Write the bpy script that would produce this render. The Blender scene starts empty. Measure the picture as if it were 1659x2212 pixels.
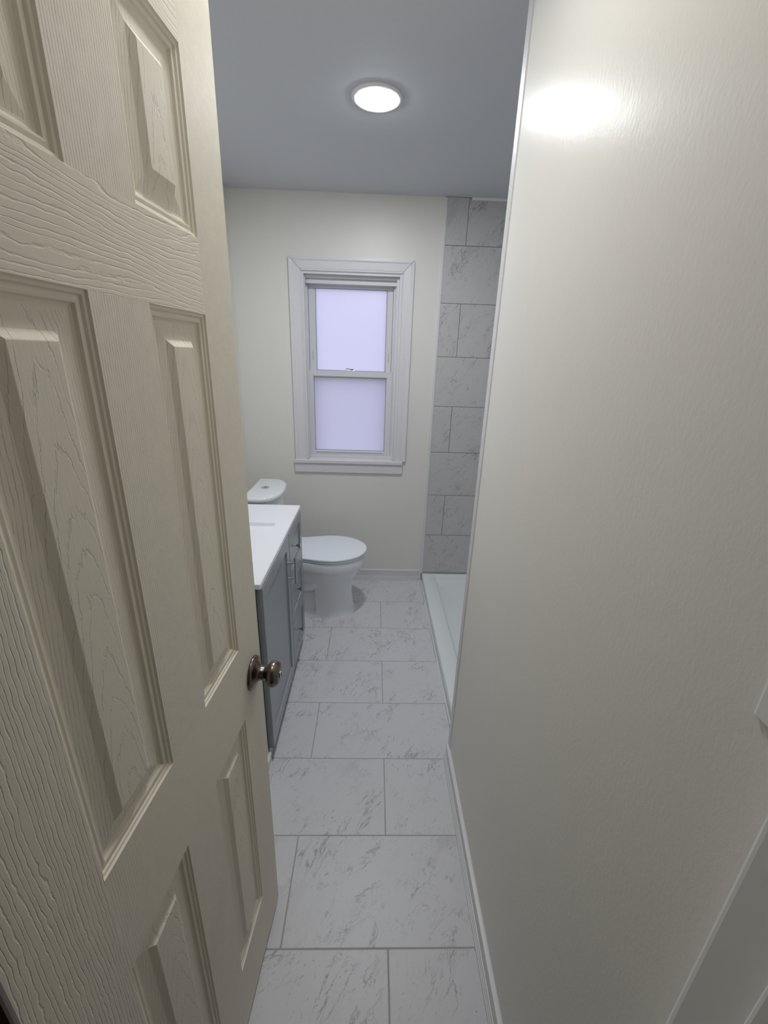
import bpy, bmesh, math
from mathutils import Vector, Matrix

SC = bpy.context.scene
COL = SC.collection
PI = math.pi

# ------------------------------------------------------------------ materials
class NT:
    """small helper around a node tree"""
    def __init__(self, name):
        self.mat = bpy.data.materials.new(name)
        self.mat.use_nodes = True
        self.t = self.mat.node_tree
        self.t.nodes.clear()
        self.out = self.t.nodes.new('ShaderNodeOutputMaterial')

    def node(self, kind, **kw):
        n = self.t.nodes.new(kind)
        for k, v in kw.items():
            setattr(n, k, v)
        return n

    def link(self, a, b):
        self.t.links.new(a, b)

    def put(self, sock, v):
        if hasattr(v, 'is_output') or isinstance(v, bpy.types.NodeSocket):
            self.link(v, sock)
        else:
            sock.default_value = v

    def m(self, op, a, b=None, c=None, clamp=False):
        n = self.node('ShaderNodeMath', operation=op)
        n.use_clamp = clamp
        self.put(n.inputs[0], a)
        if b is not None:
            self.put(n.inputs[1], b)
        if c is not None:
            self.put(n.inputs[2], c)
        return n.outputs[0]

    def obj(self):
        return self.node('ShaderNodeTexCoord').outputs['Object']

    def sep(self, v):
        n = self.node('ShaderNodeSeparateXYZ')
        self.link(v, n.inputs[0])
        return n.outputs

    def comb(self, x, y, z):
        n = self.node('ShaderNodeCombineXYZ')
        self.put(n.inputs[0], x); self.put(n.inputs[1], y); self.put(n.inputs[2], z)
        return n.outputs[0]

    def mapping(self, v, loc=(0, 0, 0), rot=(0, 0, 0), scale=(1, 1, 1)):
        n = self.node('ShaderNodeMapping')
        self.link(v, n.inputs[0])
        n.inputs['Location'].default_value = loc
        n.inputs['Rotation'].default_value = rot
        n.inputs['Scale'].default_value = scale
        return n.outputs[0]

    def noise(self, v, scale, detail=2.0, rough=.5, dist=0.0):
        n = self.node('ShaderNodeTexNoise')
        if v is not None:
            self.link(v, n.inputs['Vector'])
        n.inputs['Scale'].default_value = scale
        n.inputs['Detail'].default_value = detail
        n.inputs['Roughness'].default_value = rough
        n.inputs['Distortion'].default_value = dist
        return n.outputs['Fac']

    def smooth(self, v, a, b, lo=0.0, hi=1.0):
        n = self.node('ShaderNodeMapRange', interpolation_type='SMOOTHSTEP')
        self.put(n.inputs['Value'], v)
        n.inputs['From Min'].default_value = a
        n.inputs['From Max'].default_value = b
        n.inputs['To Min'].default_value = lo
        n.inputs['To Max'].default_value = hi
        return n.outputs['Result']

    def mix(self, f, a, b):
        n = self.node('ShaderNodeMix', data_type='RGBA')
        self.put(n.inputs[0], f)
        for s, v in ((n.inputs[6], a), (n.inputs[7], b)):
            if isinstance(v, tuple):
                s.default_value = v + (1,)
            else:
                self.link(v, s)
        return n.outputs[2]

    def bump(self, h, dist, strength=1.0, normal=None):
        n = self.node('ShaderNodeBump')
        n.inputs['Strength'].default_value = strength
        n.inputs['Distance'].default_value = dist
        self.link(h, n.inputs['Height'])
        if normal is not None:
            self.link(normal, n.inputs['Normal'])
        return n.outputs['Normal']

    def principled(self, color, rough=.5, metal=0.0, normal=None, coat=0.0, coat_rough=.1, spec=.5):
        b = self.node('ShaderNodeBsdfPrincipled')
        if isinstance(color, tuple):
            b.inputs['Base Color'].default_value = color + (1,)
        else:
            self.link(color, b.inputs['Base Color'])
        self.put(b.inputs['Roughness'], rough)
        b.inputs['Metallic'].default_value = metal
        b.inputs['Specular IOR Level'].default_value = spec
        if coat:
            b.inputs['Coat Weight'].default_value = coat
            b.inputs['Coat Roughness'].default_value = coat_rough
        if normal is not None:
            self.link(normal, b.inputs['Normal'])
        self.link(b.outputs[0], self.out.inputs[0])
        return self.mat


def plain(name, col, rough=.5, metal=0.0, noise=0.0, nscale=60, spec=.5, coat=0.0):
    n = NT(name)
    nor = None
    if noise:
        nor = n.bump(n.noise(n.obj(), nscale, 3, .6), noise)
    return n.principled(col, rough, metal, nor, coat=coat, spec=spec)


def painted_wall(name, col, rough, amp, scale=150, spec=.5):
    n = NT(name)
    o = n.obj()
    h = n.m('ADD', n.noise(n.mapping(o, scale=(1, 1, .6)), scale, 3, .6), n.m('MULTIPLY', n.noise(o, 9, 2, .5), 2.0))
    tint = n.noise(o, 1.3, 3, .5)
    c = n.mix(n.m('MULTIPLY', tint, .10), col, tuple(x * .92 for x in col))
    return n.principled(c, rough, 0, n.bump(h, amp), spec=spec)


def marble_tile(name, axis_v, u0, v0, rowmod, base, vein, grout, rough, gw=.0019, amount=1.0, vy=0):
    """marble tiles .613 x .3065 in a half-offset pattern; u is object x, v is object y or z"""
    S, L = .3065, .613
    n = NT(name)
    o = n.sep(n.obj())
    u, v = o[0], o[axis_v]
    r = n.m('DIVIDE', n.m('SUBTRACT', v, v0), S)
    row = n.m('FLOOR', r)
    fr = n.m('SUBTRACT', r, row)
    par = n.m('FLOORED_MODULO', n.m('ADD', row, rowmod), 2.0)
    q = n.m('DIVIDE', n.m('SUBTRACT', n.m('SUBTRACT', u, u0), n.m('MULTIPLY', par, L / 2)), L)
    colm = n.m('FLOOR', q)
    fq = n.m('SUBTRACT', q, colm)
    dv = n.m('MULTIPLY', n.m('MINIMUM', fr, n.m('SUBTRACT', 1.0, fr)), S)
    du = n.m('MULTIPLY', n.m('MINIMUM', fq, n.m('SUBTRACT', 1.0, fq)), L)
    d = n.m('MINIMUM', du, dv)
    tile = n.smooth(d, gw * .75, gw * 1.25)
    wn = n.node('ShaderNodeTexWhiteNoise', noise_dimensions='3D')
    n.link(n.comb(n.m('ADD', colm, .37), n.m('ADD', row, .71), 1.3 + vy), wn.inputs['Vector'])
    rc = n.node('ShaderNodeSeparateColor')
    n.link(wn.outputs['Color'], rc.inputs[0])
    p = n.comb(n.m('ADD', u, n.m('MULTIPLY', rc.outputs[0], 17.0)),
               n.m('ADD', v, n.m('MULTIPLY', rc.outputs[1], 23.0)),
               n.m('MULTIPLY', rc.outputs[2], 9.0))
    # veins run diagonally: rotate, then stretch along them
    pr_ = n.mapping(n.mapping(p, rot=(0, 0, -1.0)), scale=(1.0, 2.4, 1.0))
    cloud = n.noise(p, 3.4, 3, .55)
    a = n.noise(pr_, 2.6, 8, .66, .5)
    long_v = n.smooth(n.m('ABSOLUTE', n.m('SUBTRACT', a, .5)), .013, .0)
    mask = n.smooth(n.noise(p, 7.5, 4, .62), .47, .62)
    long_v = n.m('MULTIPLY', long_v, n.m('MULTIPLY_ADD', mask, .88, .10))
    b = n.noise(n.mapping(n.mapping(p, rot=(0, 0, -.75)), scale=(1.0, 2.2, 1.0)), 8.5, 7, .7, .4)
    fine = n.m('MULTIPLY', n.smooth(n.m('ABSOLUTE', n.m('SUBTRACT', b, .5)), .013, 0.0), n.smooth(n.noise(p, 11, 4, .65), .50, .62))
    fl = n.noise(n.mapping(n.mapping(p, rot=(0, 0, -.95)), scale=(1, 2.6, 1)), 52, 4, .6, .3)
    fleck = n.m('MULTIPLY', n.smooth(fl, .605, .69), n.smooth(n.noise(p, 5.2, 5, .68), .49, .62))
    speck = n.smooth(n.noise(p, 95, 2, .5), .735, .79)
    soft = n.m('MULTIPLY', n.smooth(n.noise(pr_, 3.6, 6, .66, .3), .54, .74), .20)
    amt = n.m('ADD', n.m('ADD', n.m('MULTIPLY', long_v, .62), n.m('MULTIPLY', fine, .5)),
              n.m('ADD', n.m('ADD', n.m('MULTIPLY', fleck, .62), n.m('MULTIPLY', speck, .6)), soft))
    amt = n.m('MULTIPLY', amt, amount, clamp=True)
    tone = n.m('MULTIPLY_ADD', rc.outputs[2], .07, .0)
    c0 = n.mix(tone, base, tuple(x * .8 for x in base))
    c = n.mix(amt, c0, vein)
    c = n.mix(tile, grout, c)
    rg = n.m('MULTIPLY_ADD', tile, rough - .8, .8)
    nb = n.bump(n.noise(p, 30, 3, .6), .0003)
    nor = n.bump(n.smooth(d, gw * .6, gw * 1.9), .0007, 1.0, nb)
    return n.principled(c, rg, 0, nor)


DOOR_COL = (.82, .77, .665)

def door_grain(name, mode, amp):
    """embossed wood grain; door-local coordinates: x from latch to hinge, z up"""
    n = NT(name)
    o = n.obj()
    s = n.sep(o)
    x, z = s[0], s[2]
    if mode == 'rail':
        w = n.m('MULTIPLY', n.noise(n.mapping(o, scale=(3.0, 1, 10)), 1.0, 2, .5), .060)
        w2 = n.m('MULTIPLY', n.noise(n.mapping(o, scale=(40, 1, 70)), 1.0, 3, .6), .0065)
        w3 = n.m('MULTIPLY', n.noise(n.mapping(o, scale=(1, 1, 60)), 1.0, 2, .5), .020)
        ph = n.m('ADD', n.m('ADD', n.m('ADD', z, w), w2), w3)
        f = 150.0
    elif mode == 'stile':
        w = n.m('MULTIPLY', n.noise(n.mapping(o, scale=(10, 1, 2.2)), 1.0, 2, .5), .034)
        w2 = n.m('MULTIPLY', n.noise(n.mapping(o, scale=(70, 1, 40)), 1.0, 3, .6), .0055)
        w3 = n.m('MULTIPLY', n.noise(n.mapping(o, scale=(60, 1, 1)), 1.0, 2, .5), .014)
        ph = n.m('ADD', n.m('ADD', n.m('ADD', x, w), w2), w3)
        f = 190.0
    elif mode == 'mullion':
        w = n.m('MULTIPLY', n.noise(n.mapping(o, scale=(14, 1, 3)), 1.0, 2, .5), .006)
        ph = n.m('ADD', x, w)
        f = 250.0
    else:  # cathedral arches up the panel field
        xc = n.m('SUBTRACT', n.m('MODULO', n.m('SUBTRACT', x, .06065), .2569), .12845)
        arch = n.m('MULTIPLY', n.m('MULTIPLY', xc, xc), 130.0)
        w = n.m('MULTIPLY', n.noise(n.mapping(o, scale=(16, 1, 7)), 1.0, 2, .5), .16)
        w2 = n.m('MULTIPLY', n.noise(n.mapping(o, scale=(230, 1, 50)), 1.0, 3, .65), .055)
        ph = n.m('ADD', n.m('ADD', n.m('ADD', z, arch), w), w2)
        f = 17.0
    fr = n.m('FRACT', n.m('MULTIPLY', ph, f))
    tri = n.m('ABSOLUTE', n.m('SUBTRACT', fr, .5))
    depth = n.smooth(n.noise(n.mapping(o, scale=(60, 1, 60)), 1.0, 2, .5), .30, .62, .25, 1.0)
    groove = n.m('MULTIPLY', n.m('SUBTRACT', n.smooth(tri, 0.0, .17 if mode != 'panel' else .085), 1.0), depth)
    pores = n.noise(n.mapping(o, scale=(40, 1, 420) if mode == 'rail' else (420, 1, 40)), 1.0, 2, .5)
    h = n.m('ADD', groove, n.m('MULTIPLY', pores, .04 if mode == 'mullion' else .28))
    nor = n.bump(h, amp)
    return n.principled(DOOR_COL, .55, 0, nor, spec=.06)


M = {}
M['wall'] = painted_wall('wall_paint', (.745, .73, .69), .42, .0003)
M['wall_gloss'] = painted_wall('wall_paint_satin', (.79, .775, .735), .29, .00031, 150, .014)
M['ceiling'] = painted_wall('ceiling_paint', (.60, .62, .645), .8, .0003, 90)
M['trim'] = plain('trim_paint', (.69, .685, .70), .35)
M['floor'] = marble_tile('floor_marble_tile', 1, .075, .715, 1.0, (.65, .65, .675), (.18, .17, .175), (.40, .385, .37), .40)
M['shower_tile'] = marble_tile('shower_marble_tile', 2, .516, .3784, 0.0, (.54, .535, .54), (.13, .125, .13), (.16, .155, .155), .38, .0016, 1.0, 4)
M['door_rail'] = door_grain('door_grain_rail', 'rail', .00036)
M['door_lock_rail'] = door_grain('door_grain_lock_rail', 'mullion', .0003)
M['door_stile'] = door_grain('door_grain_stile', 'stile', .00050)
M['door_mullion'] = door_grain('door_grain_mullion', 'mullion', .0005)
M['door_panel'] = door_grain('door_grain_panel', 'panel', .0006)
M['door_plain'] = plain('door_moulding_paint', DOOR_COL, .55, spec=.06)
M['porcelain'] = plain('porcelain', (.82, .84, .87), .12, coat=.5)
M['seat'] = plain('seat_plastic', (.84, .88, .95), .2)
M['top'] = plain('cultured_marble', (.86, .87, .92), .22)
M['grey'] = plain('grey_cabinet_paint', (.30, .325, .35), .3)
M['nickel'] = plain('brushed_nickel', (.52, .52, .53), .26, 1.0)
M['chrome'] = plain('chrome', (.75, .75, .77), .12, 1.0)
M['bronze'] = plain('antique_pewter', (.20, .165, .145), .26, 1.0)
M['lock'] = plain('lock_face_metal', (.55, .54, .52), .3, 1.0)
M['dark'] = plain('dark_slot', (.02, .02, .02), .6)
M['acrylic'] = plain('white_acrylic', (.78, .83, .83), .22)
M['caulk'] = plain('white_caulk', (.82, .82, .82), .5)
M['vinyl'] = plain('white_vinyl', (.68, .68, .70), .35)
M['gasket'] = plain('grey_gasket', (.25, .25, .27), .5)
M['plate'] = plain('switch_plate_plastic', (.82, .83, .82), .3)
M['hall_wall'] = plain('hall_paint', (.62, .60, .55), .6)
M['hall_floor_and_jamb_shade'] = plain('hall_wood_and_jamb_shade', (.09, .05, .035), .4)
M['jamb'] = plain('door_jamb_paint', (.72, .72, .70), .35)
M['grass'] = plain('exterior_ground', (.30, .24, .22), .9)
M['siding'] = plain('exterior_siding', (.62, .50, .52), .8)


def frosted():
    n = NT('frosted_glass')
    tr = n.node('ShaderNodeBsdfTranslucent')
    tr.inputs[0].default_value = (.90, .90, .93, 1)
    gl = n.node('ShaderNodeBsdfGlossy')
    gl.inputs['Color'].default_value = (.9, .9, .9, 1)
    gl.inputs['Roughness'].default_value = .35
    mx = n.node('ShaderNodeMixShader')
    fz = n.noise(n.obj(), 260, 2, .5)
    nor = n.bump(fz, .0003)
    n.link(nor, gl.inputs['Normal'])
    mx.inputs[0].default_value = .06
    n.link(tr.outputs[0], mx.inputs[1]); n.link(gl.outputs[0], mx.inputs[2])
    n.link(mx.outputs[0], n.out.inputs[0])
    return n.mat


def dim_sheet():  # thin dark see-through sheet, added to dim the lower pane
    n = NT('pane_dimmer_sheet')
    tp = n.node('ShaderNodeBsdfTransparent')
    df = n.node('ShaderNodeBsdfDiffuse')
    df.inputs[0].default_value = (.05, .05, .05, 1)
    mx = n.node('ShaderNodeMixShader')
    mx.inputs[0].default_value = .09
    n.link(tp.outputs[0], mx.inputs[1]); n.link(df.outputs[0], mx.inputs[2])
    n.link(mx.outputs[0], n.out.inputs[0])
    return n.mat


def emitter(name, col, s):
    n = NT(name)
    e = n.node('ShaderNodeEmission')
    e.inputs[0].default_value = col + (1,)
    e.inputs[1].default_value = s
    n.link(e.outputs[0], n.out.inputs[0])
    return n.mat


M['frost'] = frosted()
M['dim_sheet'] = dim_sheet()
M['led'] = emitter('led_diffuser', (.93, .965, 1.0), 178.0)
M['led_near'] = emitter('led_diffuser_near', (1.0, .985, .955), 53.0)


# ------------------------------------------------------------------ mesh helpers

def obj(name, bm, mat, parent=None, smooth=False, bevel=0.0, loc=None, segs=2, fix=True):
    if fix:
        bmesh.ops.recalc_face_normals(bm, faces=bm.faces)
    me = bpy.data.meshes.new(name)
    bm.to_mesh(me)
    bm.free()
    for m in (mat if isinstance(mat, (list, tuple)) else [mat]):
        me.materials.append(m)
    o = bpy.data.objects.new(name, me)
    COL.objects.link(o)
    if smooth:
        for p in me.polygons:
            p.use_smooth = True
    if bevel:
        md = o.modifiers.new('bevel', 'BEVEL')
        md.width = bevel
        md.segments = segs
        md.limit_method = 'ANGLE'
        md.angle_limit = math.radians(40)
    if parent is not None:
        o.parent = parent
    if loc is not None:
        o.location = loc
    return o


def empty(name, loc=(0, 0, 0)):
    o = bpy.data.objects.new(name, None)
    o.empty_display_size = .05
    o.location = loc
    COL.objects.link(o)
    return o


def tag(o, label=None, cat=None, group=None, kind=None):
    if label: o['label'] = label
    if cat: o['category'] = cat
    if group: o['group'] = group
    if kind: o['kind'] = kind
    return o


def add_box(bm, x0, x1, y0, y1, z0, z1):
    v = [bm.verts.new(p) for p in ((x0, y0, z0), (x1, y0, z0), (x1, y1, z0), (x0, y1, z0), (x0, y0, z1), (x1, y0, z1), (x1, y1, z1), (x0, y1, z1))]
    for f in ((0, 3, 2, 1), (4, 5, 6, 7), (0, 1, 5, 4), (1, 2, 6, 5), (2, 3, 7, 6), (3, 0, 4, 7)):
        bm.faces.new([v[i] for i in f])


def box(*a):
    bm = bmesh.new()
    add_box(bm, *a)
    return bm


def boxes(*lst):
    bm = bmesh.new()
    for a in lst:
        add_box(bm, *a)
    return bm


def loft(bm, rings, cap0=True, cap1=True, closed=True):
    """rings: equally long lists of points"""
    R = [[bm.verts.new(p) for p in r] for r in rings]
    n = len(R[0])
    for a, b in zip(R, R[1:]):
        for i in range(n if closed else n - 1):
            j = (i + 1) % n
            bm.faces.new((a[i], a[j], b[j], b[i]))
    if cap0: bm.faces.new(list(reversed(R[0])))
    if cap1: bm.faces.new(R[-1])
    return R


def lathe(bm, prof, seg=40, axis='z', org=(0, 0, 0)):
    """prof: (radius, height); revolved about an axis"""
    def pt(r, h, a):
        c, s = r * math.cos(a), r * math.sin(a)
        p = {'z': (c, s, h), 'x': (h, c, s), 'y': (c, h, s)}[axis]
        return tuple(p[i] + org[i] for i in range(3))
    rings = [[pt(max(r, 1e-5), h, 2 * PI * i / seg) for i in range(seg)] for r, h in prof]
    loft(bm, rings)


def profile_run(bm, prof, a, b, out):
    """sweep a (thickness, height) profile from floor point a to b; thickness along unit vector out"""
    rings = []
    for p in (a, b):
        rings.append([(p[0] + out[0] * t, p[1] + out[1] * t, z) for t, z in prof])
    loft(bm, rings)


BASE_PROF = [(0, 0), (.0195, 0), (.0195, .0095), (.0180, .0110), (.0150, .0115), (.0150, .0130), (.0170, .0140), (.0170, .0205), (.0155, .0220), (.0125, .0225), (.0125, .0240),
             (.0145, .0250), (.0145, .0310), (.0130, .0325), (.0095, .0330), (.0095, .0345), (.0112, .0355), (.0112, .062), (.0120, .070), (.0135, .079), (.0120, .0845), (.0040, .0865), (0, .0865)]

# ------------------------------------------------------------------ room shell
XL, XR, YB, ZC = -.857, .345, 2.872, 2.455
YE = 1.335            # far end of the right wall, start of the shower
YD0, YD1 = .085, .205  # the doorway wall

tag(obj('floor', box(-.95, 1.3, .085, 3.02, -.08, 0), M['floor']), 'white marble-look rectangular floor tiles with grey veins and thin grout', 'floor', kind='structure')
tag(obj('floor_hall', box(-1.3, 1.3, -1.3, .085, -.08, -.004), M['hall_floor_and_jamb_shade']), 'dark wood floor outside the bathroom door', 'floor', kind='structure')
tag(obj('ceiling', box(-.95, 1.3, .085, 3.02, ZC, ZC + .1), M['ceiling']), 'flat pale blue-grey bathroom ceiling around the round light', 'ceiling', kind='structure')
tag(obj('ceiling_hall', box(-1.3, 1.3, -1.3, .085, ZC, ZC + .1), M['hall_wall']), 'hall ceiling outside the bathroom', 'ceiling', kind='structure')

# back wall with the window hole
WX0, WX1, WZ0, WZ1 = -.450, .152, .918, 2.058
tag(obj('wall_back', boxes((-.95, WX0, YB, 3.02, 0, ZC), (WX1, 1.3, YB, 3.02, 0, ZC), (WX0, WX1, YB, 3.02, 0, WZ0), (WX0, WX1, YB, 3.02, WZ1, ZC)), M['wall']),
    'cream back wall around the frosted window', 'wall', kind='structure')
tag(obj('wall_left', box(-.95, XL, 1.2, YB, 0, ZC), M['wall']), 'cream left wall beyond the open door', 'wall', kind='structure')
tag(obj('wall_left_front', box(-.95, -.394, .205, 1.287, 0, ZC), M['wall']), 'stub wall behind the open door, ending at the grey vanity', 'wall', kind='structure')
# right wall: a slab with a rounded far corner under the white corner trim
bmw = bmesh.new()
NY, NZ = 40, 1
add_box(bmw, XR, .455, .085, YE, 0, ZC)
tag(obj('wall_right', bmw, M['wall_gloss']), 'satin cream wall filling the right side, with a bright lamp reflection', 'wall', kind='structure')
tag(obj('wall_shower_back', box(.392, 1.2, YB - .010, YB, .064, ZC - .002), M['shower_tile']), 'grey marble-look tiles on the back of the shower', 'wall', kind='structure')
tag(obj('wall_shower_right', box(1.2, 1.3, .205, YB, 0, ZC), M['shower_tile']), 'tiled far side of the shower', 'wall', kind='structure')
tag(obj('wall_shower_front', box(.455, 1.2, YE - .06, YE, 0, ZC), M['shower_tile']), 'tiled near end of the shower', 'wall', kind='structure')
# doorway wall
OX0, OX1, OZ = -.346, .330, 2.12
tag(obj('wall_front', boxes((-1.3, OX0 - .02, YD0, YD1, 0, ZC), (OX0 - .02, XR, YD0, YD1, OZ + .02, ZC), (XR, 1.3, YD0 + .001, YD1 - .001, 0, ZC)), M['wall']),
    'wall around the bathroom doorway', 'wall', kind='structure')
tag(obj('wall_hall', boxes((-1.3, -1.2, -1.3, YD0, 0, ZC), (1.2, 1.3, -1.3, YD0, 0, ZC), (-1.2, 1.2, -1.3, -1.2, 0, ZC)), M['hall_wall']), 'hall walls outside the bathroom', 'wall', kind='structure')

# door jambs
tag(obj('trim_left_jamb', box(OX0 - .02, OX0, YD0, YD1 - .012, 0, OZ), M['hall_floor_and_jamb_shade']), 'jamb beside the door hinges, coloured dark for the shade in the gap', 'trim', kind='structure')  # dark wood colour stands in for shade between door and jamb
tag(obj('trim_head_jamb', box(OX0, .311, YD0, YD1, OZ, OZ + .02), M['jamb']), 'white jamb across the top of the doorway', 'trim', kind='structure')
j = obj('trim_right_jamb', box(.311, XR - .001, .06, .227, 0, OZ), M['jamb'], bevel=.009, segs=4)
tag(j, 'white door jamb edge at the lower right corner', 'trim', kind='structure')
obj('door_stop', box(.297, .311, .06, .1700, 0, OZ), M['jamb'], j, bevel=.005, segs=3)

# baseboards
bm = bmesh.new(); profile_run(bm, BASE_PROF, (XR, .228), (XR, YE - .006), (-1, 0))
tag(obj('baseboard_right', bm, M['trim']), 'white fluted baseboard along the right wall', 'baseboard', kind='structure')
bm = bmesh.new(); profile_run(bm, BASE_PROF, (XL, YB), (.382, YB), (0, -1))
tag(obj('baseboard_back', bm, M['trim']), 'white fluted baseboard under the window behind the toilet', 'baseboard', kind='structure')
bm = bmesh.new(); profile_run(bm, BASE_PROF, (-.394, .40), (-.394, 1.285), (1, 0))
tag(obj('baseboard_left', bm, M['trim']), 'short white fluted baseboard between the door and the vanity', 'baseboard', kind='structure')

# trims: corner of the right wall, edge of the shower tiles, caulk at the ceiling
bm = bmesh.new()
loft(bm, [[(XR, YE - .034, z), (XR - .0030, YE - .032, z), (XR - .0035, YE - .004, z), (XR - .0030, YE + .0025, z), (XR + .002, YE + .0045, z), (.462, YE + .0045, z), (.462, YE, z), (XR, YE, z)] for z in (.0, ZC)])
tag(obj('trim_corner', bm, M['trim']), 'slim white corner trim on the end of the right wall', 'trim', kind='structure')
tag(obj('trim_tile_edge', box(.379, .3925, YB - .013, YB, .06, ZC - .004), M['trim'], bevel=.002), 'slim white vertical strip along the left edge of the shower tiles', 'trim', kind='structure')
tag(obj('trim_ceiling_caulk', box(.53, 1.2, YB - .014, YB - .008, ZC - .012, ZC), M['caulk']), 'white caulk line where the shower tiles meet the ceiling', 'trim', kind='structure')

# ------------------------------------------------------------------ shower pan
pan = empty('shower_pan', (.388, YE + .006, 0))
tag(pan, 'low white acrylic shower pan beside the right wall', 'shower pan')
px, py = .388, YE + .006
PW, PL, PH = 1.199 - px, YB - .013 - py, .064

def rect(x0, x1, y0, y1, z, r=.02, k=5):
    pts = []
    for cx, cy, a0 in ((x1 - r, y1 - r, 0), (x0 + r, y1 - r, 90), (x0 + r, y0 + r, 180), (x1 - r, y0 + r, 270)):
        for i in range(k + 1):
            a = math.radians(a0 + 90 * i / k)
            pts.append((cx + r * math.cos(a), cy + r * math.sin(a), z))
    return pts
bm = bmesh.new()
loft(bm, [rect(.0, PW, 0, PL, 0, .004), rect(.003, PW, 0, PL, PH - .006, .004), rect(.0055, PW, 0, PL, PH - .0015, .005), rect(.009, PW - .002, .002, PL - .002, PH, .006),
          rect(.090, PW - .03, .030, PL - .026, PH, .016), rect(.094, PW - .034, .034, PL - .030, PH - .003, .016),
          rect(.104, PW - .05, .06, PL - .040, .026, .03), rect(.118, PW - .07, .08, PL - .055, .020, .03), rect(.40, .42, .74, .76, .014, .009)])
obj('basin', bm, M['acrylic'], pan, smooth=True)
bm = bmesh.new(); lathe(bm, [(.0, .0), (.055, 0), (.055, .003), (.045, .004), (0, .004)], 32, 'z', (.41, .75, .0145))
obj('drain', bm, M['chrome'], pan)
bm = bmesh.new(); loft(bm, [[(-.005, yy, 0), (.001, yy, 0), (.001, yy, .008), (-.002, yy, .006)] for yy in (0, PL)])
obj('caulk_bead', bm, M['caulk'], pan)

# ------------------------------------------------------------------ window
win = empty('window_1', (-.149, YB, .92))
tag(win, 'white double-hung window with frosted panes in the back wall', 'window', kind='structure')
wl = win.location

def wbox(name, mat, lst, bevel=.0015, parent=None):
    par = parent or win
    bm = bmesh.new()
    for a in lst:
        add_box(bm, a[0] - wl[0], a[1] - wl[0], a[2] - wl[1], a[3] - wl[1], a[4] - wl[2], a[5] - wl[2])
    return obj(name, bm, M[mat], par, bevel=bevel)

# casing: three mitred pieces with a stepped profile (w from inner edge, t out of the wall)
CP = [(0, 0), (0, .009), (.004, .011), (.010, .0085), (.014, .0105), (.052, .0125), (.054, .0150), (.060, .0175), (.073, .0175), (.073, 0)]
ix0, ix1, iz1, iz0 = -.450, .1495, 2.060, .921

def cpt(c, w, t):
    # c: 0 bottom-left, 1 top-left, 2 top-right, 3 bottom-right
    x = ix0 - w if c in (0, 1) else ix1 + w
    z = iz0 if c in (0, 3) else iz1 + w
    return (x - wl[0], YB - t - wl[1], z - wl[2])
for c0, c1 in ((0, 1), (1, 2), (2, 3)):
    bm = bmesh.new()
    r0 = [cpt(c0, w, t) for w, t in CP]
    r1 = [cpt(c1, w, t) for w, t in CP]
    # hairline mitre joints
    def pull(a, b, k):
        return [tuple(p[i] + (q[i] - p[i]) * k / max(1e-6, math.dist(p, q)) for i in range(3)) for p, q in zip(a, b)]
    q0 = pull(r0, r1, .0011 if c0 else 0); q1 = pull(r1, r0, .0011 if c1 != 3 else 0)
    loft(bm, [q0, q1])
    obj('casing', bm, M['trim'], win)
wbox('jamb_liner', 'trim', [(-.450, -.438, YB, 2.95, .925, 2.058), (.139, .152, YB, 2.95, .925, 2.058), (-.438, .139, YB, 2.95, 2.046, 2.058)], 0)
wbox('stop_bead', 'trim', [(-.438, -.4335, 2.90, 2.926, .921, 2.040), (.1235, .139, 2.90, 2.945, .921, 2.040), (-.438, .139, 2.905, 2.925, 2.030, 2.046)], .002)
wbox('head_frame', 'vinyl', [(-.4335, .128, 2.928, 2.952, 2.002, 2.046), (-.4335, .128, 2.952, 3.0, 2.012, 2.046)], .002)
wbox('side_frame', 'vinyl', [(-.450, -.441, 2.95, 3.015, .925, 2.02), (.118, .152, 2.945, 3.015, .918, 2.02), (-.450, -.405, 3.013, 3.03, .918, 2.046), (.087, .152, 3.013, 3.03, .918, 2.046), (-.405, .087, 3.013, 3.03, 1.995, 2.046)], .001)
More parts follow.
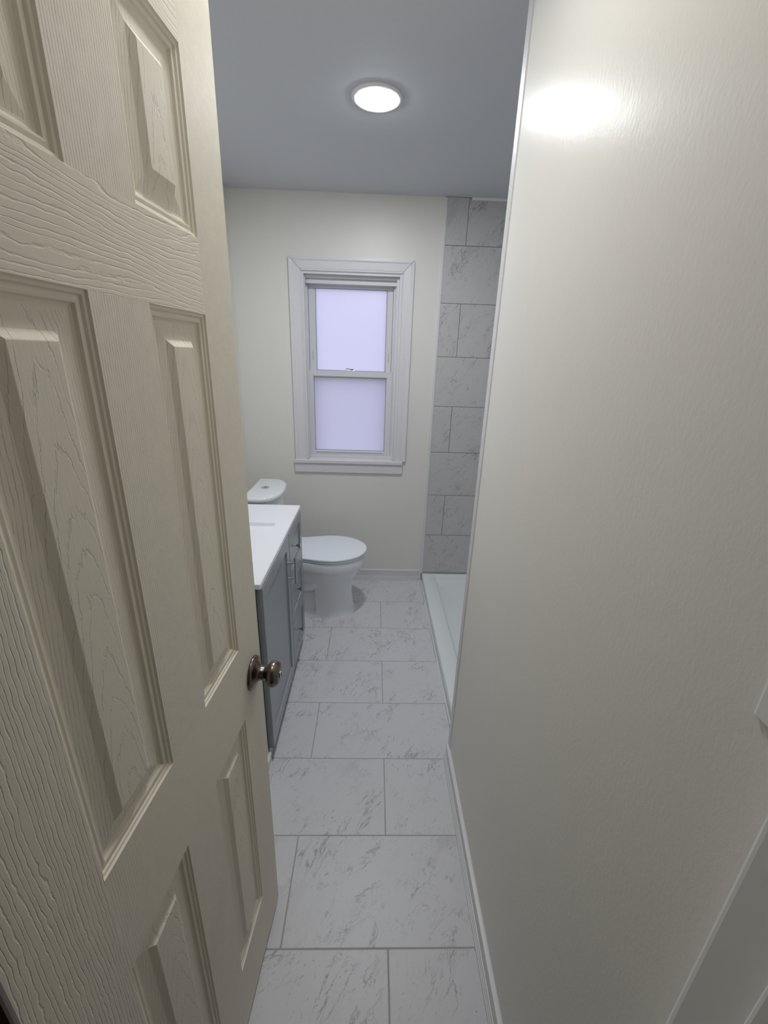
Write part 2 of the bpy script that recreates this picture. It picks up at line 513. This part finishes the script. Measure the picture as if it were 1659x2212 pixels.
# upper sash
def sash(name, x0, x1, z0, z1, gx0, gx1, gz0, gz1, y0, y1):
    bm = bmesh.new()
    g = .004
    def fr(yy, e):
        return [(x0 + e, yy, z0 + e), (x1 - e, yy, z0 + e), (x1 - e, yy, z1 - e), (x0 + e, yy, z1 - e)], [(gx0 - e, yy, gz0 - e), (gx1 + e, yy, gz0 - e), (gx1 + e, yy, gz1 + e), (gx0 - e, yy, gz1 + e)]
    of, inf = fr(y0, 0)
    loc = lambda p: (p[0] - wl[0], p[1] - wl[1], p[2] - wl[2])
    ch = .006
    inn = [(gx0 - ch, y0, gz0 - ch), (gx1 + ch, y0, gz0 - ch), (gx1 + ch, y0, gz1 + ch), (gx0 - ch, y0, gz1 + ch)]
    deep = [(gx0, y0 + .007, gz0), (gx1, y0 + .007, gz0), (gx1, y0 + .007, gz1), (gx0, y0 + .007, gz1)]
    deep2 = [(a, y1, c) for a, b, c in deep]
    ob = [(a, y1, c) for a, b, c in of]
    R = [[bm.verts.new(loc(p)) for p in r] for r in (ob, of, inn, deep, deep2)]
    R.append(R[0])
    for a, b in zip(R, R[1:]):
        for i in range(4):
            k = (i + 1) % 4
            bm.faces.new((a[i], a[k], b[k], b[i]))
    s = obj(name, bm, M['vinyl'], win)
    # hairline mitres at the corners are part of the welded frame; rubber gasket round the glass
    bm = bmesh.new()
    for a in ((gx0, gx0 + .003, gz0, gz1), (gx1 - .003, gx1, gz0, gz1), (gx0, gx1, gz0, gz0 + .003), (gx0, gx1, gz1 - .003, gz1)):
        add_box(bm, a[0] - wl[0], a[1] - wl[0], y0 + .0085 - wl[1], y0 + .012 - wl[1], a[2] - wl[2], a[3] - wl[2])
    obj('gasket', bm, M['gasket'], s)
    obj('pane', box(gx0 - wl[0], gx1 - wl[0], y0 + .012 - wl[1], y0 + .016 - wl[1], gz0 - wl[2], gz1 - wl[2]), M['frost'], s)
    return s
up = sash('upper_sash', -.4275, .1060, 1.455, 2.011, -.3857, .0690, 1.496, 1.9860, 2.985, 3.012)
lo = sash('lower_sash', -.4410, .1170, .938, 1.4960, -.4030, .0780, .966, 1.4570, 2.953, 2.984)
wbox('lift_rail', 'vinyl', [(-.395, .070, 2.946, 2.954, .957, .962)], .001, lo)
wbox('side_track', 'vinyl', [(-.441, -.429, 2.962, 2.984, 1.497, 2.011), (.1080, .118, 2.962, 2.984, 1.497, 2.011)], .001)
wbox('sill_frame', 'vinyl', [(-.4385, .1285, 2.932, 2.953, .920, .9375), (-.441, .118, 2.953, 3.015, .918, .9375)], .002)
# cam lock on the meeting rail
lock = bmesh.new()
add_box(lock, -.185, -.133, 2.957, 2.982, 1.496, 1.501)
bmesh.ops.translate(lock, vec=-Vector(wl), verts=lock.verts)
lk = obj('sash_lock', lock, M['nickel'], lo, bevel=.002)
bm = bmesh.new(); lathe(bm, [(.0, 0), (.012, 0), (.012, .008), (.008, .011), (0, .011)], 20, 'z', (-.152, 2.968, 1.501))
loft(bm, [[(-.156 - k, 2.957 + d, z) for d, z in ((0, 1.505 + q), (.010, 1.505 + q), (.010, 1.5095 + q), (0, 1.5095 + q))] for k, q in ((0, 0), (.02, .004), (.036, .003))])
bmesh.ops.translate(bm, vec=-Vector(wl), verts=bm.verts)
obj('lock_lever', bm, M['nickel'], lk)
for xx in (-.4065, .0875):
    wbox('night_latch', 'gasket', [(xx - .0018, xx + .0018, 2.9835, 2.986, 1.560, 1.566), (xx - .0018, xx + .0018, 2.9835, 2.986, 1.570, 1.580), (xx - .001, xx + .001, 2.9835, 2.986, 1.584, 1.612)], 0, up)
wbox('stool', 'trim', [(-.532, .2045, 2.846, 2.8725, .896, .921), (-.450, .152, 2.8725, 2.935, .896, .921)], .004)
wbox('apron', 'trim', [(-.532, .2045, 2.857, YB, .832, .896)], .002)
wbox('pane_dimmer', 'dim_sheet', [(-.441, .118, 3.0145, 3.0155, .938, 1.47)], 0)  # unseen sheet added outside the lower sash to darken its pane

# outside: ground and the neighbouring house that dim the lower pane
tag(obj('ground_outside', box(-6, 6, 3.1, 12, -.9, -.6), M['grass']), 'ground outside the window', 'ground', kind='structure')

# ------------------------------------------------------------------ ceiling light
def downlight(x, y, label, led):
    cl = empty('ceiling_light', (x, y, ZC))
    tag(cl, label, 'light', 'flush ceiling lights in the bathroom')
    bm = bmesh.new(); lathe(bm, [(.0915, 0), (.0915, -.003), (.088, -.006), (.077, -.009), (.0735, -.0075), (.0735, 0)], 64, 'z')
    obj('trim_ring', bm, M['plate'], cl, smooth=True)
    bm = bmesh.new(); lathe(bm, [(0, -.001), (.0735, -.001), (.0735, -.0085), (.0715, -.0105), (.06, -.0120), (.03, -.0130), (0, -.0132)], 64, 'z')
    obj('diffuser', bm, M[led], cl)
downlight(-.013, 1.918, 'round flush white LED ceiling light in front of the window', 'led')
downlight(-.11, .80, 'round flush ceiling light above the open door, nearer the doorway', 'led_near')

# ------------------------------------------------------------------ door (open, hinged at the near left)
DA = .0746
DP = Vector((-.2618, .8398, 0))
door = bpy.data.objects.new('door_1', None)
COL.objects.link(door)
# local x: from latch edge to hinge edge; local y: into the leaf; local z: up (the leaf leans very slightly)
tvec = Vector((-math.sin(DA), -math.cos(DA), 0))
nvec = Vector((math.cos(DA), -math.sin(DA), 0))
lean = Vector((.0044, -.0008, 1)).normalized()
lx = (tvec - tvec.dot(lean) * lean).normalized()
ly = lean.cross(lx)
door.matrix_world = Matrix(((lx[0], ly[0], lean[0], DP[0]), (lx[1], ly[1], lean[1], DP[1]), (lx[2], ly[2], lean[2], 0), (0, 0, 0, 1)))
OUT = -1 if ly.dot(nvec) < 0 else 1    # local y sign of the visible face
tag(door, 'open cream six-panel door with embossed wood grain, filling the left side', 'door', kind='structure')
DS = [0, .1138, .2644, .3699, .5221, .6349]
DZ = [.012, .2202, .8369, 1.0173, 1.6443, 1.7458, 1.9627, 2.105]
TH = .035
Y0, Y1 = 0.0, -OUT * TH      # visible face at local y = 0
# frame of the leaf: stiles, rails and mullions, with the panel openings left open
bm = bmesh.new()
def quad(x0, x1, z0, z1, y, mi, xa=None):
    vs = [bm.verts.new(p) for p in ((x0, y, z0), (x1, y, z0), (x1, y, z1), (x0, y, z1))]
    f = bm.faces.new(vs if OUT < 0 else list(reversed(vs)))
    f.material_index = mi
    return f
EB = .002
for y in (Y0,):
    quad(EB, DS[1], DZ[0], DZ[7], y, 3)
    quad(DS[4], DS[5], DZ[0], DZ[7], y, 0)
    for k in (0, 2, 4, 6):
        quad(DS[1], DS[4], DZ[k], DZ[k + 1], y, 2 if k in (0, 2) else 1)
    for k in (1, 3, 5):
        quad(DS[2], DS[3], DZ[k], DZ[k + 1], y, 4)
# edges and back of the leaf (one closed skin behind the face)
def face(pts, mi):
    f = bm.faces.new([bm.verts.new(p) for p in pts]); f.material_index = mi
face(((EB, Y0, DZ[0]), (EB, Y0, DZ[7]), (0, Y0 - OUT * EB, DZ[7]), (0, Y0 - OUT * EB, DZ[0])), 5)
face(((0, Y0 - OUT * EB, DZ[0]), (0, Y0 - OUT * EB, DZ[7]), (0, Y1, DZ[7]), (0, Y1, DZ[0])), 5)
face(((DS[5], Y0, DZ[0]), (DS[5], Y1, DZ[0]), (DS[5], Y1, DZ[7]), (DS[5], Y0, DZ[7])), 5)
face(((0, Y1, DZ[0]), (DS[5], Y1, DZ[0]), (DS[5], Y1, DZ[7]), (0, Y1, DZ[7])), 5)
face(((0, Y0, DZ[0]), (DS[5], Y0, DZ[0]), (DS[5], Y1, DZ[0]), (0, Y1, DZ[0])), 5)
face(((0, Y0, DZ[7]), (DS[5], Y0, DZ[7]), (DS[5], Y1, DZ[7]), (0, Y1, DZ[7])), 5)
bmesh.ops.remove_doubles(bm, verts=bm.verts, dist=1e-5)
leaf = obj('door_leaf', bm, [M['door_stile'], M['door_rail'], M['door_lock_rail'], M['door_mullion'], M['door_mullion'], M['door_plain']], door)
# moulded raised panels
PP = [(0, 0), (.0015, -.0028), (.0045, -.0034), (.0062, -.0062), (.0085, -.0064), (.0105, -.0052), (.0128, -.0056), (.0145, -.0092), (.0175, -.0108),
      (.0200, -.0108), (.0400, -.0076), (.0480, -.0016), (.0490, -.0012)]
for k in (1, 3, 5):
    for c in (1, 3):
        x0, x1, z0, z1 = DS[c], DS[c + 1], DZ[k], DZ[k + 1]
        bm = bmesh.new()
        rings = [[(x0 + w, OUT * d, z0 + w), (x1 - w, OUT * d, z0 + w), (x1 - w, OUT * d, z1 - w), (x0 + w, OUT * d, z1 - w)] for w, d in PP]
        R = [[bm.verts.new(p) for p in r] for r in rings]
        for i, (a, b) in enumerate(zip(R, R[1:])):
            for q in range(4):
                f = bm.faces.new((a[q], a[(q + 1) % 4], b[(q + 1) % 4], b[q]))
                f.material_index = 1 if i < 9 else 0
        bm.faces.new(R[-1])
        p = obj('panel', bm, [M['door_panel'], M['door_plain']], door)
# knob set on the visible face
KS, KZ = .050, .9085
bm = bmesh.new()
lathe(bm, [(0, 0), (.0385, 0), (.0385, .003), (.0365, .0065), (.0300, .0090), (.0220, .0125), (.0170, .0170), (.0155, .0215), (.0155, .0270), (.0145, .0285), (0, .0285)], 48, 'y')
kn = obj('door_knob', bm, M['bronze'], door, smooth=True, loc=(KS, 0, KZ))
kn['label'] = 'dark pewter round door knob'
if OUT < 0: kn.rotation_euler = (PI, 0, 0)
bm = bmesh.new()
lathe(bm, [(0, .0270), (.0125, .0270), (.0125, .0310), (.0150, .0330), (.0215, .0350), (.0265, .0385), (.0298, .0435), (.0300, .0490), (.0280, .0545), (.0245, .0590), (.0235, .0592), (.0228, .0602), (.0190, .0622), (.0150, .0630), (0, .0632)], 48, 'y')
obj('knob_ball', bm, M['bronze'], kn, smooth=True)
bm = bmesh.new(); lathe(bm, [(0, .0625), (.0085, .0625), (.0085, .0650), (0, .0652)], 24, 'y')
lf = obj('lock_face', bm, M['lock'], kn)
obj('keyway', box(-.0012, .0012, .0650, .0656, -.006, .006), M['dark'], kn)
# latch plate on the edge and hinges
obj('latch_plate', box(-.0008, .0004, -OUT * .006 if OUT < 0 else -.028, .028 if OUT < 0 else -.006, KZ - .03, KZ + .03), M['bronze'], door)
for hz in (.22, 1.02, 1.80):
    bm = bmesh.new(); lathe(bm, [(0, 0), (.006, 0), (.006, .089), (0, .089)], 16, 'z', (DS[5] + .004, OUT * -.002, hz))
    obj('hinge', bm, M['bronze'], door, smooth=False)

# ------------------------------------------------------------------ vanity
VX0, VX1, VY0, VY1, VT = -.850, -.392, 1.300, 2.112, .847
van = empty('bathroom_vanity', ((VX0 + VX1) / 2, (VY0 + VY1) / 2, 0))
tag(van, 'grey shaker vanity cabinet with white top behind the open door', 'vanity')
vl = van.location

def vobj(name, bm, mat, parent=None, bevel=.0015, smooth=False):
    bmesh.ops.translate(bm, vec=-Vector(vl), verts=bm.verts)
    return obj(name, bm, M[mat] if isinstance(mat, str) else mat, parent or van, bevel=bevel, smooth=smooth)
vobj('cabinet_body', boxes((VX1 - .004, VX1, VY0, VY0 + .04, .03, .827), (VX0, VX1 - .004, VY0 + .024, VY0 + .040, .085, .827), (VX0, VX1, VY1 - .018, VY1, .085, .827), (VX0, VX0 + .012, VY0, VY1, .085, .827),
                           (VX0, VX1, VY0, VY1, .085, .103), (VX1 - .02, VX1, 1.768, 1.788, .103, .827), (VX1 - .018, VX1, VY0, VY1, .800, .827)), 'grey')
vobj('plinth', boxes((VX1 - .03, VX1 - .003, VY0, 1.674, 0, .085), (VX1 - .03, VX1 - .003, 1.680, VY1, 0, .085), (VX0, VX1 - .03, VY0, VY0 + .018, 0.03, .085)), 'grey')

def shaker(name, y0, y1, z0, z1, fw):
    """front facing +x with a recessed centre panel"""
    bm = bmesh.new()
    xf, xb, rec = -.373, VX1 + .0005, -.3795
    def ring(x, e):
        return [(x, y0 + e, z0 + e), (x, y1 - e, z0 + e), (x, y1 - e, z1 - e), (x, y0 + e, z1 - e)]
    loft(bm, [ring(xb, 0), ring(xf - .001, 0), ring(xf, .001), ring(xf, fw), ring(rec, fw + .0015)])
    return vobj(name, bm, 'grey', bevel=0)
dr = shaker('cabinet_door', VY0 + .002, 1.774, .088, .822, .052)
# bar handle on the door
bm = bmesh.new()
def rod(bm, p0, p1, r, seg=14):
    d = (Vector(p1) - Vector(p0)); u = d.orthogonal().normalized(); w = d.cross(u).normalized()
    loft(bm, [[tuple(Vector(p) + r * (math.cos(2 * PI * i / seg) * u + math.sin(2 * PI * i / seg) * w)) for i in range(seg)] for p in (p0, p1)])
HX, HY = -.342, 1.748
rod(bm, (HX, HY, .592), (HX, HY, .724), .0055)
rod(bm, (-.374, HY, .620), (HX, HY, .620), .0042); rod(bm, (-.374, HY, .698), (HX, HY, .698), .0042)
h = vobj('bar_handle', bm, 'nickel', dr, bevel=0, smooth=False)
for z0, z1 in ((.5745, .822), (.331, .5715), (.088, .328)):
    d = shaker('drawer', 1.782, VY1 - .003, z0, z1, .045)
    bm = bmesh.new()
    lathe(bm, [(0, -.3805), (.0045, -.3805), (.0045, -.371), (.0065, -.364), (.0125, -.3545), (.0145, -.3515), (.0145, -.3495), (.013, -.3485), (0, -.3485)], 24, 'x', (0, 1.938, (z0 + z1) / 2))
    vobj('knob', bm, 'nickel', d, bevel=0)
# countertop with an integral rectangular basin
TX0, TX1, TY0, TY1 = -.855, -.375, 1.2885, 2.118
BX0, BX1, BY0, BY1 = -.780, -.447, 1.470, 1.865
bm = bmesh.new()
def rc(x0, x1, y0, y1, z, r=.012, k=4):
    return rect(x0, x1, y0, y1, z, r, k)
loft(bm, [rc(TX0, TX1, TY0, TY1, .828, .003), rc(TX0, TX1, TY0, TY1, VT - .002, .003), rc(TX0 + .002, TX1 - .002, TY0 + .002, TY1 - .002, VT, .003)], True, False)
obs = [v for v in bm.verts]
# top face ring down into the bowl
r_top = rc(TX0 + .002, TX1 - .002, TY0 + .002, TY1 - .002, VT, .003)
loft(bm, [r_top, rc(BX0, BX1, BY0, BY1, VT, .010), rc(BX0 + .002, BX1 - .002, BY0 + .002, BY1 - .002, VT - .003, .010), rc(BX0 + .008, BX1 - .008, BY0 + .012, BY1 - .010, VT - .09, .03),
          rc(BX0 + .05, BX1 - .05, BY0 + .06, BY1 - .06, VT - .118, .03)], False, True)
bmesh.ops.remove_doubles(bm, verts=bm.verts, dist=1e-5)
ct = vobj('countertop', bm, 'top', bevel=0)
bm = bmesh.new(); lathe(bm, [(0, 0), (.022, 0), (.022, .003), (0, .004)], 24, 'z', (-.62, 1.667, VT - .118))
vobj('drain', bm, 'chrome', ct, bevel=0)

# ------------------------------------------------------------------ toilet (faces the shower)
TC = 2.468
toi = empty('toilet', (-.40, TC, 0))
tag(toi, 'white two-piece toilet between the vanity and the back wall', 'toilet')
tl = toi.location

def tobj(name, bm, mat, parent=None, smooth=True, bevel=0, sub=0):
    bmesh.ops.translate(bm, vec=-Vector(tl), verts=bm.verts)
    o = obj(name, bm, M[mat], parent or toi, smooth=smooth, bevel=bevel)
    if sub:
        md = o.modifiers.new('sub', 'SUBSURF'); md.levels = sub; md.render_levels = sub
    if smooth:
        md = o.modifiers.new('split', 'EDGE_SPLIT'); md.split_angle = math.radians(50)
    return o

def egg(xb, xf, xm, hw, hb, z, n=56, p=2.0):
    """egg outline: front half an ellipse from xm to xf, back narrowing to half-width hb at xb"""
    pts = []
    for i in range(n):
        a = 2 * PI * i / n
        c, s = math.cos(a), math.sin(a)
        if c >= 0:
            x = xm + (xf - xm) * abs(c) ** (2 / p)
            y = hw * math.copysign(abs(s) ** (2 / p), s)
        else:
            k = abs(c)
            x = xm - (xm - xb) * min(1, k * 1.05) ** 1.0
            t = min(1, k * 1.05)
            w = hw + (hb - hw) * (t * t * (3 - 2 * t))
            y = math.copysign(w, s) if abs(s) > .32 else w * s / .32
        pts.append((x, TC + y, z))
    return pts
# bowl, pedestal and foot: one lofted body
bm = bmesh.new()
loft(bm, [egg(-.50, -.036, -.26, .183, .150, .412), egg(-.50, -.030, -.26, .187, .152, .405), egg(-.50, -.032, -.26, .186, .150, .360),
          egg(-.50, -.036, -.26, .183, .147, .343), egg(-.50, -.044, -.26, .176, .142, .338), egg(-.48, -.056, -.26, .165, .132, .322), egg(-.46, -.076, -.26, .147, .118, .290),
          egg(-.44, -.098, -.26, .129, .104, .255), egg(-.40, -.113, -.25, .117, .098, .222), egg(-.352, -.120, -.24, .110, .10, .195), egg(-.346, -.120, -.24, .109, .102, .15), egg(-.345, -.114, -.24, .114, .108, .08),
          egg(-.342, -.104, -.24, .120, .114, .03), egg(-.342, -.098, -.24, .124, .116, .0)])
# rounded trapway bulge behind the pedestal
def tube(bm, pts, rads, seg=24):
    rings = []
    for i, (p, r) in enumerate(zip(pts, rads)):
        a = Vector(pts[max(0, i - 1)]); b = Vector(pts[min(len(pts) - 1, i + 1)])
        d = (b - a).normalized(); u = Vector((0, 1, 0)); w = d.cross(u).normalized()
        rings.append([tuple(Vector(p) + r[0] * math.cos(2 * PI * k / seg) * u + r[1] * math.sin(2 * PI * k / seg) * w) for k in range(seg)])
    loft(bm, rings)
tube(bm, [(-.30, TC, .255), (-.38, TC, .235), (-.44, TC, .225), (-.50, TC, .24), (-.56, TC, .30), (-.60, TC, .39)],
     [(.11, .08), (.118, .085), (.115, .08), (.105, .075), (.10, .07), (.09, .06)])
# rear foot: low flange and narrow core
loft(bm, [rect(-.62, -.30, TC - .122, TC + .122, 0, .03), rect(-.62, -.30, TC - .118, TC + .118, .022, .03), rect(-.615, -.30, TC - .082, TC + .082, .040, .03), rect(-.60, -.30, TC - .070, TC + .070, .17, .03)])
# deck under the tank
loft(bm, [rect(-.72, -.44, TC - .105, TC + .105, .33, .04), rect(-.725, -.44, TC - .135, TC + .135, .37, .04), rect(-.725, -.44, TC - .140, TC + .140, .408, .04), rect(-.72, -.445, TC - .135, TC + .135, .412, .04)])
tobj('bowl', bm, 'porcelain')
bm = bmesh.new()
loft(bm, [rect(-.345, -.345 + .001, TC - .001, TC + .001, 0, .0004, 13)] * 1 + [], True, False) if False else None
ring0 = egg(-.345, -.0955, -.24, .1265, .118, .0); ring1 = egg(-.345, -.0955, -.24, .1255, .117, .005)
loft(bm, [ring0, ring1])
tobj('caulk_bead', bm, 'caulk')
# seat and lid
def slab(xb, xf, xm, hw, hb, z0, z1, e):
    bm = bmesh.new()
    loft(bm, [egg(xb + e, xf - e, xm, hw - e, hb - e, z0), egg(xb, xf, xm, hw, hb, z0 + e), egg(xb, xf, xm, hw, hb, z1 - e), egg(xb + e * .5, xf - e * .5, xm, hw - e * .5, hb - e * .5, z1 - e * .3), egg(xb + e * 2, xf - e * 2, xm, hw - e * 2, hb - e * 2, z1)])
    return bm
tobj('seat', slab(-.470, -.030, -.255, .187, .150, .4155, .4285, .003), 'seat')
tobj('seat_lid', slab(-.475, -.0245, -.255, .192, .154, .4315, .4470, .0045), 'seat')
for s in (-1, 1):
    bm = bmesh.new(); rod(bm, (-.482, TC + s * .075 - .02, .432), (-.482, TC + s * .075 + .02, .432), .012, 18)
    tobj('hinge', bm, 'seat')

def dshape(xb, xs, xf, hy, z, r=.012, n=25):
    """tank outline: straight back and ends, bowed front"""
    pts = [(xb, TC - hy + r, z), (xb + r, TC - hy, z)]
    for i in range(n):
        t = -1 + 2 * i / (n - 1)
        k = (1 - abs(t) ** 2.6) ** .55 if abs(t) < 1 else 0
        pts.append((xs + (xf - xs) * k, TC + hy * t, z))
    pts += [(xb + r, TC + hy, z), (xb, TC + hy - r, z)]
    return pts
bm = bmesh.new()
loft(bm, [dshape(-.715, -.62, -.565, .165, .413), dshape(-.720, -.62, -.560, .172, .45), dshape(-.725, -.62, -.548, .195, .70), dshape(-.725, -.62, -.545, .200, .800)])
tobj('tank', bm, 'porcelain')
bm = bmesh.new()
loft(bm, [dshape(-.727, -.63, -.540, .204, .7985), dshape(-.730, -.63, -.530, .212, .803), dshape(-.731, -.63, -.526, .214, .812), dshape(-.730, -.63, -.528, .212, .824), dshape(-.726, -.63, -.534, .207, .829), dshape(-.716, -.63, -.546, .196, .8305)])
lid = tobj('tank_lid', bm, 'porcelain')
bm = bmesh.new(); lathe(bm, [(0, 0), (.0235, 0), (.0235, .003), (.021, .0045), (.0195, .0040), (0, .0042)], 32, 'z', (-.642, TC, .8305))
fb = tobj('flush_button', bm, 'chrome', lid)
tobj('button_split', box(-.643, -.641, TC - .018, TC + .018, .8342, .8352), 'dark', fb, smooth=False)

# ------------------------------------------------------------------ switch plate at the right edge
sw = empty('light_switch', (XR, .263, 1.362))
tag(sw, 'white switch plate corner at the right edge of the wall', 'light switch')
bm = bmesh.new(); add_box(bm, -.006, 0, -.022, .022, -.057, .057)
obj('cover_plate', bm, M['plate'], sw, bevel=.003, segs=3)
obj('rocker', box(-.009, -.005, -.012, .012, -.033, .033), M['plate'], sw, bevel=.002)

# ------------------------------------------------------------------ sky and light
w = bpy.data.worlds.new('overcast_sky'); SC.world = w
w.use_nodes = True
bg = w.node_tree.nodes['Background']
bg.inputs[0].default_value = (.72, .74, 1.0, 1)
bg.inputs[1].default_value = 1.25

# ------------------------------------------------------------------ camera
cam = bpy.data.cameras.new('camera')
co = bpy.data.objects.new('camera', cam); COL.objects.link(co)
cam.sensor_fit = 'VERTICAL'; cam.sensor_height = 36.0; cam.sensor_width = 27.0
cam.lens = 918.337 * 36.0 / 2212
cam.clip_start = .01
r = Vector((.9993240701956598, -.01969322238223424, .031041580497515694))
d = Vector((.02241548795887027, -.34284015536897805, -.939126282118726))
f = Vector((.029136722999431843, .9391873108484691, -.3421669863006592))
co.matrix_world = Matrix(((r[0], -d[0], -f[0], 0), (r[1], -d[1], -f[1], 0), (r[2], -d[2], -f[2], 1.59124), (0, 0, 0, 1)))
SC.camera = co

vs = SC.view_settings
SC.display_settings.display_device = 'sRGB'
vs.view_transform = 'Standard'; vs.look = 'None'; vs.exposure = 0.35; vs.gamma = 1.0; vs.use_curve_mapping = False
SC.cycles.use_denoising = True
SC.cycles.max_bounces = 10; SC.cycles.diffuse_bounces = 10; SC.cycles.glossy_bounces = 5
SC.cycles.sample_clamp_indirect = 8.0
SC.cycles.caustics_reflective = False; SC.cycles.caustics_refractive = False
